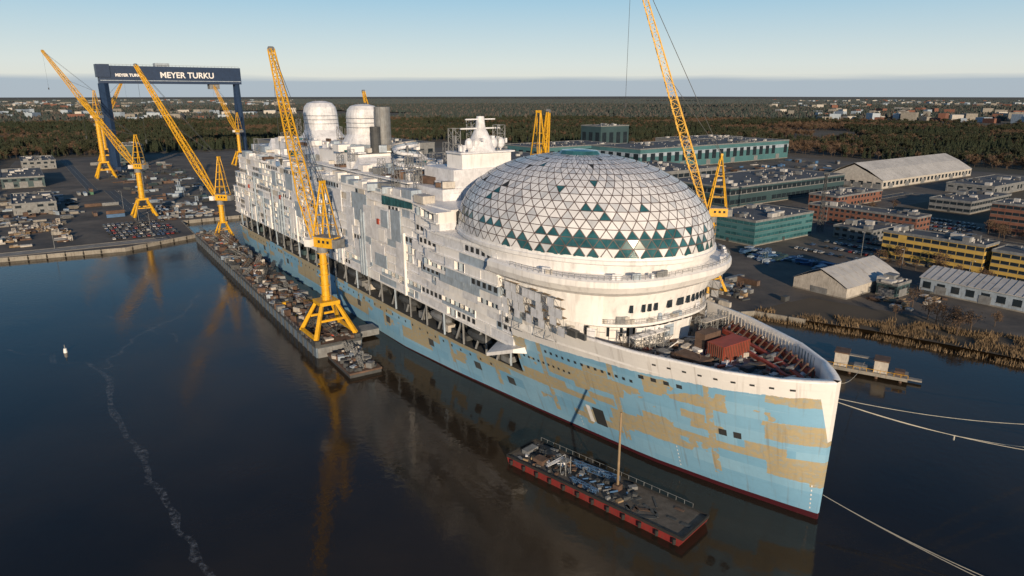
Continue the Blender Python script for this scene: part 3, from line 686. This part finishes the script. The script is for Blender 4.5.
for i in range(110):
    y=rr.uniform(-144,-124);x=rr.uniform(-4.4,5.4);hh=rr.uniform(.3,1.8);c.box((x,y,1.7+hh/2),(rr.uniform(.4,2.4),rr.uniform(.4,2.4),hh),rr.choice([0,1,2,2,3,5]),rr.uniform(0,1.5))
for i in range(5): c.lattice((rr.uniform(-3,4),-143+i*4,1.7),(rr.uniform(-3,4),-142+i*4,6),1,1,4,.14,.09,0)
for i in range(40):
    y=rr.uniform(-119,119);c.lattice((rr.uniform(-7,7),y,4.6),(rr.uniform(-7,7),y+rr.uniform(-3,3),rr.uniform(7,12)),1.5,1.2,5,.16,.1,rr.choice([1,2,0]))
c.build('deck_equipment',E,[GREY,RUST,DGREY,CREAM,WHITE2,GREYB,YEL,RED,BLUE])
# ================================================================ CRANES
def crane(name,loc,z0,pw,ph,hz,az_,tip,foot=None,ath=18,bw=3.2,col=2.4,rot=TH,nb=22,ch=.45,solid=True):
    E=empty(name,(loc.x,loc.y,0),0)
    a=MB();cr,sr=math.cos(rot),math.sin(rot)
    def T(x,y,z): return (x*cr-y*sr,x*sr+y*cr,z)
    hw=pw/2
    for x in (-1,1):
        for y in (-1,1):
            a.cyl(T(x*hw,y*hw,z0+1.4),T(x*hw*.35,y*hw*.35,z0+ph),pw*.065,pw*.05,4,0)
            a.box(T(x*hw,y*hw,z0+.8),(pw*.13,pw*.22,1.5),1,rot)
        a.beam(T(x*hw,-hw,z0+2),T(x*hw,hw,z0+2),pw*.07,0);a.beam(T(-hw*.62,x*hw*.62,z0+ph*.55),T(hw*.62,x*hw*.62,z0+ph*.55),pw*.05,0)
    a.box((0,0,z0+ph),(pw*.5,pw*.5,pw*.09),0,rot)
    for k in range(12): a.beam(T(hw*.3,-hw*.3+k*.1,z0+ph*(k/12)),T(hw*.3,-hw*.3+k*.1,z0+ph*((k+1)/12)),.15,1)
    a.build('portal_legs',E,[YEL,DGREY])
    c=MB()
    c.cyl((0,0,z0+ph),(0,0,hz-2.5),col,col*.85,12,0);c.cyl((0,0,hz-2.5),(0,0,hz),col*1.25,None,16,1)
    for k in range(int((hz-z0-ph)/4)): c.cyl((0,0,z0+ph+2+k*4),(0,0,z0+ph+2.25+k*4),col*1.3,None,12,0)
    c.beam((col*1.2,0,z0+ph),(col*1.2,0,hz-2),.3,1)
    c.build('column',E,[YEL,GREY])
    dx,dy=math.cos(az_),math.sin(az_);px,py=-dy,dx
    def U(f,l,z): return (f*dx+l*px,f*dy+l*py,z)
    h=MB();h.box(U(-2.5,0,hz+2),(8,5,3.6),0,az_);h.box(U(-7.4,0,hz+1.8),(2.4,4.2,3),2,az_);h.box(U(3.2,3,hz+1.6),(2.6,2,2.6),1,az_);h.box(U(4.52,3,hz+1.9),(.06,1.7,1.4),3,az_)
    h.box(U(-2.5,0,hz+3.95),(8.3,5.3,.25),2,az_)
    for l in (-2.54,2.54):
        for f_ in (-5,-3,-1): h.box(U(f_,l,hz+2.3),(1,.06,1),3,az_)
    h.build('machinery_house',E,[YEL,WHITE,GREY,GLASS])
    fr=MB()
    for l in (-2.3,2.3):
        fr.beam(U(1.5,l,hz+4),U(-2.2,l*.4,hz+ath),.5,0);fr.beam(U(-6,l,hz+4),U(-2.4,l*.4,hz+ath),.42,0)
        for k in range(1,5):
            t=k/5;fr.beam(U(1.5-3.7*t,l*(1-.6*t),hz+4+(ath-4)*t),U(-6+3.6*t,l*(1-.6*t),hz+4+(ath-4)*t),.24,0)
    for k in range(1,5):
        t=k/5;fr.beam(U(1.5-3.7*t,-2.3*(1-.6*t),hz+4+(ath-4)*t),U(1.5-3.7*t,2.3*(1-.6*t),hz+4+(ath-4)*t),.24,0)
    fr.beam(U(-2.3,-1.2,hz+ath),U(-2.3,1.2,hz+ath),1,0)
    fr.build('a_frame',E,[YEL])
    bo=MB();f=Vector(U(3,0,hz+3));q=Vector(U(tip[0],0,tip[1]));L_=(q-f).length
    mid=f.lerp(q,.22);bo.lattice(f,mid,bw*.5,bw,max(3,int(nb*.22)),ch,ch*.45);bo.lattice(mid,q,bw,bw*.38,int(nb*.78),ch,ch*.45)
    bo.cyl(q+Vector((px,py,0))*.8,q-Vector((px,py,0))*.8,.9,None,10,1)
    bo.build('boom',E,[YEL,GREY])
    ro=MB();ap=Vector(U(-2.3,0,hz+ath))
    for l in (-.5,.5):
        o=Vector((px,py,0))*l;ro.cyl(ap+o,q+o,.09,None,4);ro.cyl(ap+o,f.lerp(q,.55)+o,.08,None,4)
        ro.cyl(ap+o,Vector(U(-7,l*3,hz+3)),.1,None,4)
    dr=max(12,(q.z-hz)*.55);ro.cyl(q,q-Vector((0,0,dr)),.08,None,4)
    ro.cyl(q-Vector((0,0,dr)),q-Vector((0,0,dr+2.2)),.7,.3,8)
    ro.build('ropes_and_hook',E,[DGREY]);return E
crane('portal_crane',W(-47,167),4.62,15,13,38,math.radians(153),(16,105),bw=3.8,ath=23,col=1.5,ch=.36)
crane('portal_crane',W(-33,376),4.62,9,10,28,math.radians(168),(46,107),bw=3.4,ath=26,col=1.6)
crane('portal_crane',W(-59,503),2,15,14,38,math.radians(160),(46,88),bw=3.6,ath=24,col=2.0)
crane('portal_crane',W(-53,800),2,18,18,66,math.radians(155),(72,136),bw=4.2,ath=28,col=2.4,ch=.6)
crane('portal_crane',W(117,127),2,13,14,38,math.radians(173),(40,146),bw=3.8,ath=27,col=2.0,nb=32,ch=.38)
crane('portal_crane',W(60,178),2,14,14,56,math.radians(60),(7,83),bw=2.6,ath=27,col=2)
crane('portal_crane',W(40,300),2,14,16,45,math.radians(120),(26,92),bw=3,ath=20,col=2)
crane('portal_crane',W(-30,1010),2,18,18,50,math.radians(60),(40,112),bw=4.2,ath=24,col=2.4,ch=.6)
crane('portal_crane',W(105,860),2,18,18,44,math.radians(150),(38,104),bw=4.2,ath=24,col=2.0,ch=.45)
E=empty('gantry_crane',W(45,898,2),TH);g=MB()
for y in (-5,5): g.bb(-81,79,y-2.8,y+2.8,101,121,0)
g.bb(-80,78,-2.1,2.1,103,105,0)
g.bb(-83,-69,-9,9,108,122.5,0)
for y in (-14,14):
    g.cyl((-77,y,3),(-77,y*.45,101),4,5,4,0);g.cyl((74,y*1.2,3),(74,y*.3,101),2.6,3,4,0)
for x in (-77,74):
    g.bb(x-3,x+3,-22,22,0,5,0);g.bb(x-2,x+2,-9,9,50,54,0)
g.build('portal',E,[NAVY]);t_=MB();t_.bb(-20,-4,-7,7,121,125,0);t_.bb(40,52,-6,6,95,101,1);t_.bb(-80,78,-7.85,-7.8,104,104.8,0)
for i in range(39): t_.beam((-79+i*4.1,-7.8,121),(-79+i*4.1,-7.8,122.6),.2,1)
t_.beam((-79,-7.8,122.6),(77,-7.8,122.6),.25,1);t_.build('trolleys_and_railings',E,[GREYB,GREY])
for txt,x,z,sz in (('MEYER TURKU',-16,108,9.5),('MEYER TURKU',-64,109,4.5)):
    cu=bpy.data.curves.new('lettering','FONT');cu.body=txt;cu.size=sz;cu.extrude=.15;cu.offset=.2;o=bpy.data.objects.new('lettering',cu);sc.collection.objects.link(o);o.parent=E
    o.location=(x,-8.0,z);o.rotation_euler=(math.pi/2,0,0);cu.materials.append(WHITE)
# ================================================================ FOREGROUND BARGE
a_=math.atan2(-34.2,36.5);E=empty('deck_barge',(20.7,142.0,0),a_)
b=MB();L2,w2=25,5.6
def hullb(z,i): return [(-L2+i*1.5,-w2,z),(L2-i*1.5,-w2,z),(L2-i*1.5,w2,z),(-L2+i*1.5,w2,z)]
b.loft([hullb(-.8,1),hullb(.6,.3),hullb(1.8,0)],0,True);b.loft([hullb(1.803,.05),hullb(1.95,.05)],1)
for x0,x1,y0,y1 in ((-L2,L2,-w2-.1,-w2+.2),(-L2,L2,w2-.2,w2+.1),(-L2-.1,-L2+.3,-w2+.2,w2-.2),(L2-.3,L2+.1,-w2+.2,w2-.2)): b.bb(x0,x1,y0,y1,1.75,2.4,2)
for i in range(12): b.cyl((-L2+2+i*4.2,-w2-.35,1.6),(-L2+2+i*4.2,-w2-.35,.4),.4,None,8,2)
b.build('barge_hull',E,[mat('barge_red',(.2,.022,.02),.6,dirt=.7,scale=.4),mat('barge_deck',(.1,.09,.08),.85,var=.5,scale=.5,dirt=.5),BLACK])
c=MB();c.cyl((4.4,.8,1.9),(4.4,.8,21.5),.32,.22,8,3)
c.box((4.4,.8,2.6),(1.6,1.6,1.4),1)
for i in range(8): c.box((-14+i*.55,-2.0,2.1+i*.45),(.6,1.8,.12),6)
c.beam((-14,-2.9,2.6),(-9.8,-2.9,6.2),.12,6);c.beam((-14,-1.1,2.6),(-9.8,-1.1,6.2),.12,6);c.bb(-9.8,-7.8,-3,-1,5.4,5.6,0)
for x in (-9.6,-8): 
    for y in (-2.9,-1.1): c.beam((x,y,1.95),(x,y,6.4),.14,0)
c.bb(-18,-15,-3.4,-1,1.96,3.2,1);c.bb(-19,-14,1,3.5,1.96,2.6,2);c.bb(-23,-21,-2,2,1.96,3.0,0)
c.lattice((-10,2.5,2.6),(3,3.2,3.0),1.1,1.1,10,.14,.09,4);c.lattice((-6,-3.4,2.5),(2,-3.9,2.5),.8,.8,8,.12,.08,4)
rr=random.Random(9)
for i in range(110):
    hh=rr.uniform(.15,.8);x=rr.uniform(-23,9);c.box((x,rr.uniform(-4.6,4.6),1.95+hh/2),(rr.uniform(.3,2.2),rr.uniform(.2,1.2),hh),rr.choices(range(8),[3,3,5,1,.8,4,.5,.2])[0],rr.uniform(0,3))
for i in range(14): 
    c.box((rr.uniform(9,23),rr.uniform(-4,4),2.0+.05),(rr.uniform(1,4),rr.uniform(.3,1),.1),rr.choice([2,1,5]),rr.uniform(0,3))
for i in range(22): c.beam((-23+i*2.1,w2-.1,2.5),(-23+i*2.1,w2-.1,3.5),.08,0)
c.beam((-23,w2-.1,3.5),(21,w2-.1,3.5),.07,0)
for i in range(6): c.cyl((-6+i*2,-1.2+rr.uniform(-.5,.5),2.2),(-5+i*2,.2,2.2),.22,None,6,4)
c.build('deck_equipment',E,[GREY,RUST,DGREY,WOOD,BLUE,DGREY,WHITE2,ORANGE])
# ================================================================ MOORING PLATFORM + ropes
E=empty('mooring_platform',(118,213,0),math.atan2(-13,21));b=MB()
b.bb(-13,13,-3.5,3.5,.9,2.0,0);b.bb(-15,-13,-1.5,1.5,1,1.6,0)
for x in (-11,-4,4,11):
    for y in (-2.6,2.6): b.cyl((x,y,-2),(x,y,1),.5,None,8,1)
b.bb(-9,-5,-2.5,2.5,2.0,6.5,2);b.bb(-9.3,-4.7,-2.8,2.8,6.5,6.9,1);b.bb(3,7,-2.5,2.5,2.0,6.0,2);b.bb(2.7,7.3,-2.8,2.8,6.0,6.4,1);b.bb(-4.7,2.7,-.8,.8,5.6,5.9,0)
for i in range(14):
    b.beam((-13+i*2,-3.4,2),(-13+i*2,-3.4,3.1),.1,3)
b.beam((-13,-3.4,3.1),(13,-3.4,3.1),.1,3)
b.bb(9,12,-2,1,2,3.5,1);b.box((14.5,0,1),(5,2,.5),0);b.bb(-3,1,-2,1,2,3.2,4)
b.build('platform',E,[CONC,RUST,CREAM,YEL,GREY])
ro=MB()
def rope(p,q,sag,r=.075):
    p=Vector(p);q=Vector(q);pr=None
    for i in range(25):
        t=i/24;c_=p.lerp(q,t);c_.z-=sag*4*t*(1-t)
        if pr: ro.cyl(pr,c_,r,None,4)
        pr=c_
rope(W(3,3,27),(172,150,2),4);rope(W(3,3,27),(172,158,2),5);rope(W(4,5,27),(185,175,2),4);rope(W(.5,1,6),(106,92,1),1.5);rope(W(.5,1,6),(108,95,1),2)
rope(W(12,9,28),(118,213,4),4)
for i in range(3):
    t=.3+i*.25;q=(W(3,3,27).lerp(Vector((172,150,2)),t)-Vector((0,0,16*t*(1-t))));ro.cyl(q,q-Vector((0,0,1.1)),.18,None,6)
ro.build('mooring_ropes',None,[ROPE])
# ================================================================ CARS / CONTAINERS
def carmesh(colm,nm):
    c=MB()
    def ring(y,z0,z1,w): return [(-w,y,z0),(w,y,z0),(w,y,z1),(-w,y,z1)]
    c.loft([ring(-2.2,.45,.75,.75),ring(-2.05,.3,.85,.88),ring(-.9,.28,.98,.9),ring(1.6,.28,1.02,.9),ring(2.15,.35,.95,.85),ring(2.2,.5,.85,.75)],0,True,True)
    def cr_(z,y0,y1,w): return [(-w,y0,z),(w,y0,z),(w,y1,z),(-w,y1,z)]
    c.loft([cr_(.98,-1.0,1.9,.85),cr_(1.4,-.3,1.5,.68)],1,False);c.loft([cr_(1.4,-.32,1.52,.69),cr_(1.47,-.2,1.4,.64)],0)
    for x in (-.85,.85):
        for y in (-1.4,1.4): c.cyl((x-.1,y,.33),(x+.1,y,.33),.33,None,10,2)
    c.box((-.6,-2.2,.68),(.3,.06,.14),3);c.box((.6,-2.2,.68),(.3,.06,.14),3)
    o=c.build('parked_car',None,[colm,GLASS,BLACK,WHITE]);return o
cols=[mat('car_paint_%d'%i,c_,.3,var=.03) for i,c_ in enumerate([(.5,.5,.5),(.03,.03,.035),(.25,.26,.28),(.22,.03,.03),(.04,.07,.15),(.12,.13,.14)])]
proto=[];
def car(u,s,rot,z=2.06):
    if len(proto)<6: o=carmesh(cols[len(proto)],'c');proto.append(o)
    else: o=bpy.data.objects.new('parked_car',R.choice(proto).data);sc.collection.objects.link(o)
    o.location=W(u,s,z);o.rotation_euler=(0,0,TH+rot)
for row in range(6):
    for i in range(14):
        if R.random()<.85: car(-88+i*2.8,424+row*11+R.uniform(-.3,.3),R.choice([0,math.pi]))
for row in range(4):
    for i in range(14):
        if R.random()<.8: car(238+row*16,118+i*3,math.pi/2+R.uniform(-.04,.04))
for row in range(4):
    for i in range(22):
        if R.random()<.85: car(365+row*14,120+i*3,math.pi/2)
for i in range(14):
    if R.random()<.8: car(241,30+i*3,math.pi/2)
cm=[BLUE,RUST,GREY,GREYB,GREEN,RUST,GREYB]
def container(u,s,rot,lv=1):
    c=MB();
    for k in range(lv):
        z=k*2.65;mi=R.randrange(7);c.bb(-1.2,1.2,-6,6,z+.15,z+2.6,mi)
        for j in range(20): 
            for x in (-1.23,1.23): c.box((x,-5.7+j*.6,z+1.35),(.06,.25,2.2),mi)
        for x in (-.6,.6): c.box((x,-6.04,z+1.3),(.08,.08,2.3),2)
    o=c.build('shipping_container',None,cm);o.location=W(u,s,2.02);o.rotation_euler=(0,0,TH+rot)
for i in range(26):
    u_,s_=R.choice([(R.uniform(-92,-68),R.uniform(510,680)),(R.uniform(225,330),R.uniform(216,258)),(R.uniform(130,160),R.uniform(120,200))])
    container(u_,s_,R.choice([0,1.57]),R.choice([1,1,2]))
for i in range(12):
    c=MB();c.cyl((0,0,0),(0,0,14),.18,.1,6,0);c.beam((0,0,14),(1.6,0,14.2),.12,0);c.box((1.9,0,14.15),(.9,.35,.15),1)
    o=c.build('street_lamp',None,[GREY,WHITE]);u_,s_=[(222,30),(222,60),(222,90),(250,125),(290,125),(324,150),(324,190),(365,60),(-66,430),(-66,480),(-66,560),(-120,415)][i];o.location=W(u_,s_,2);o.rotation_euler=(0,0,R.uniform(0,6))
c=MB();c.lattice((0,0,0),(0,0,38),3,1,16,.25,.14);c.box((0,0,38.3),(4,1,1),0);o=c.build('light_mast',None,[DGREY]);o.location=W(300,180,2)
# ================================================================ VEGETATION
def spruce(seed,low=False):
    rr=random.Random(seed);c=MB();H=16;c.cyl((0,0,0),(0,0,H*.9),.25,.05,5,1,False)
    nl=5 if low else 8
    for k in range(nl):
        t=k/nl;z=1.5+t*(H-2);rad=(1-t)*3.3+.4;n_=7 if low else 9;zt=z+H/nl*1.5
        vs=[(0,0,min(H,zt))]
        for i in range(n_*2):
            q=math.pi*i/n_+rr.uniform(-.1,.1);r_=rad*(1 if i%2 else .5)*rr.uniform(.75,1.15);vs.append((r_*math.cos(q),r_*math.sin(q),z-(.5 if i%2 else -.4)+rr.uniform(-.3,.3)))
        c.add(vs,[(0,i+1,(i+1)%(2*n_)+1) for i in range(2*n_)],0)
    return c
def leafy(seed,mi=0,H=12,n_=220,spread=4,sz=.8):
    rr=random.Random(seed);c=MB();c.cyl((0,0,0),(0,0,H*.55),.28,.15,6,1,False);cl=[]
    for k in range(9):
        q=rr.uniform(0,6.28);a0=rr.uniform(.3,.6)*H;e=Vector((math.cos(q)*spread*rr.uniform(.3,.8),math.sin(q)*spread*rr.uniform(.3,.8),H*rr.uniform(.55,.92)));c.cyl((0,0,a0),e,.12,.04,4,1,False);cl.append(e)
    for k in range(n_):
        o=rr.choice(cl)+Vector((rr.gauss(0,1),rr.gauss(0,1),rr.gauss(0,.9)))*spread*.26
        a=Vector((rr.uniform(-1,1),rr.uniform(-1,1),rr.uniform(-1,1))).normalized();b_=a.orthogonal().normalized();s_=sz*rr.uniform(.5,1.2)
        c.add([o+a*s_,o+b_*s_*.6,o-a*s_,o-b_*s_*.6],[(0,1,2,3)],0)
    return c
def scatter(name,pts,cb,mats):
    m_=MB()
    for x,y,s_,q in pts:
        h_=s_/2;cq,sq=math.cos(q)*h_,math.sin(q)*h_
        m_.add([(x+cq-sq,y+sq+cq,2),(x-cq-sq,y-sq+cq,2),(x-cq+sq,y-sq-cq,2),(x+cq+sq,y+sq-cq,2)],[(0,1,2,3)])
    o=m_.build(name,None,[SOIL]);ch=cb.build('tree',o,mats)
    o.instance_type='FACES';o.use_instance_faces_scale=True;o.show_instancer_for_render=False;o.show_instancer_for_viewport=False
def local(x,y): 
    X,Y=x-68,y-130;return X*.812+Y*.584,-X*.584+Y*.812
def okf(x,y):
    u_,s_=local(x,y);return s_>1140 or (u_>850 and s_>-100) or (u_<-165 and s_>520) or (u_>430 and -100<s_<40) or (u_>640 and 735<s_)
A=[[],[],[],[]]
for i in range(42000):
    rad=math.sqrt(R.uniform(550**2,2600**2));q=R.uniform(-.72,.72);x,y=rad*math.sin(q),rad*math.cos(q)
    if not okf(x,y):continue
    nn=noise.noise(Vector((x*.0022,y*.0022,0)))+.5*noise.noise(Vector((x*.008,y*.008,4)))
    if nn<-.36: continue
    sp2=noise.noise(Vector((x*.004,y*.004,9)))+R.uniform(-.3,.3)+(-.12 if x<300 else .06)
    k=0 if sp2<-.1 else (1 if sp2<.08 else (2 if R.random()<.6 else 3))
    A[k].append((x,y,R.uniform(.65,1.2),R.uniform(0,6)))
scatter('spruce_forest',A[0],spruce(1),[SPR,BARK]);scatter('pine_forest',A[1],leafy(2,0,15,240,4,1.1),[PIN,BARK])
scatter('bare_birch_forest',A[2],leafy(3,0,13,230,4.4,.75),[BARE,BARK]);scatter('bare_birch_forest',A[3],leafy(4,0,11,230,5,.75),[BARE,BARK])
def clump(seed):
    cl=MB();rr=random.Random(seed)
    for i in range(34):
        x,y=rr.uniform(-42,42),rr.uniform(-42,42);hh=rr.uniform(10,18);r_=rr.uniform(5,9);mi=rr.choice([0,0,1,2]);vs=[(x,y,hh)]
        for j in range(7): q=j*.9;vs.append((x+r_*math.cos(q)*rr.uniform(.7,1.2),y+r_*math.sin(q)*rr.uniform(.7,1.2),rr.uniform(2,5)))
        cl.add(vs,[(0,j+1,(j+1)%7+1) for j in range(7)],mi)
    return cl
B=[[],[]]
for i in range(14000):
    rad=math.sqrt(R.uniform(2500**2,13000**2));q=R.uniform(-.75,.75);x,y=rad*math.sin(q),rad*math.cos(q)
    if noise.noise(Vector((x*.0007,y*.0007,2)))<-.28: continue
    B[0 if rad<6000 else 1].append((x,y,R.uniform(.8,1.5),R.uniform(0,6)))
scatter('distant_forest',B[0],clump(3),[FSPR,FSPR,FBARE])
scatter('distant_forest',B[1],clump(5),[mat('forest_haze_tint',(.06,.08,.085),.95,var=.3,scale=.02),FSPR,FBARE])  # farthest clumps: atmospheric haze painted in as a paler, bluer base colour
tn=MB()
for i in range(1300):
    side=R.random();q=R.uniform(-.7,-.3) if side<.6 else R.uniform(.35,.68);rad=R.uniform(2600,11000);x,y=rad*math.sin(q),rad*math.cos(q)
    if noise.noise(Vector((x*.0009,y*.0009,7)))<-.02: continue
    hh=R.uniform(14,30);tn.box((x,y,2+hh/2),(R.uniform(14,50),R.uniform(14,40),hh),R.choice([0,1,1,4,0,2]),R.uniform(0,3))
tn.build('distant_town',None,[CONC,GREYB,BRICK,GREY,CREAM])
for i in range(60):
    u_,s_=R.choice([(R.uniform(232,250),R.uniform(60,115)),(R.uniform(275,320),R.uniform(20,120)),(R.uniform(360,380),R.uniform(40,110)),(R.uniform(360,440),R.uniform(190,225)),(R.uniform(144,176),R.uniform(20,62))])
    if i<5: o=leafy(40+i,0,9,420,3.4,.35).build('bare_birch_tree',None,[BARE,BARK]);tp=tp+[o.data] if i else [o.data]
    else: o=bpy.data.objects.new('bare_birch_tree',R.choice(tp));sc.collection.objects.link(o)
    o.location=W(u_,s_,2);o.rotation_euler=(0,0,R.uniform(0,6));o.scale=[R.uniform(.5,1.1)]*3
rb=MB()
for (a,c_),wd_ in zip([((112,97),(119,78)),((119,78),(128,57)),((128,57),(136,30)),((136,30),(141,9)),((141,9),(150,-40))],(6,12,22,26,26)):
    L_=math.hypot(c_[0]-a[0],c_[1]-a[1])
    for i in range(int(L_*wd_*7)):
        t=R.random();o=R.uniform(-4,wd_);u_=a[0]+(c_[0]-a[0])*t+o;s_=a[1]+(c_[1]-a[1])*t+R.uniform(-2,2)
        if noise.noise(Vector((u_*.12,s_*.12,0)))+R.uniform(-.15,.15)<-.1: continue
        p_=W(u_,s_,0 if o<0 else 2);q=R.uniform(0,3.14);w_=.16;hh=R.uniform(.6,2.0);lx,ly=R.uniform(-.5,.5),R.uniform(-.5,.5)
        rb.add([(p_.x-w_*math.cos(q),p_.y-w_*math.sin(q),p_.z),(p_.x+w_*math.cos(q),p_.y+w_*math.sin(q),p_.z),(p_.x+lx,p_.y+ly,p_.z+hh)],[(0,1,2)])
rb.build('reed_bed',None,[REED])
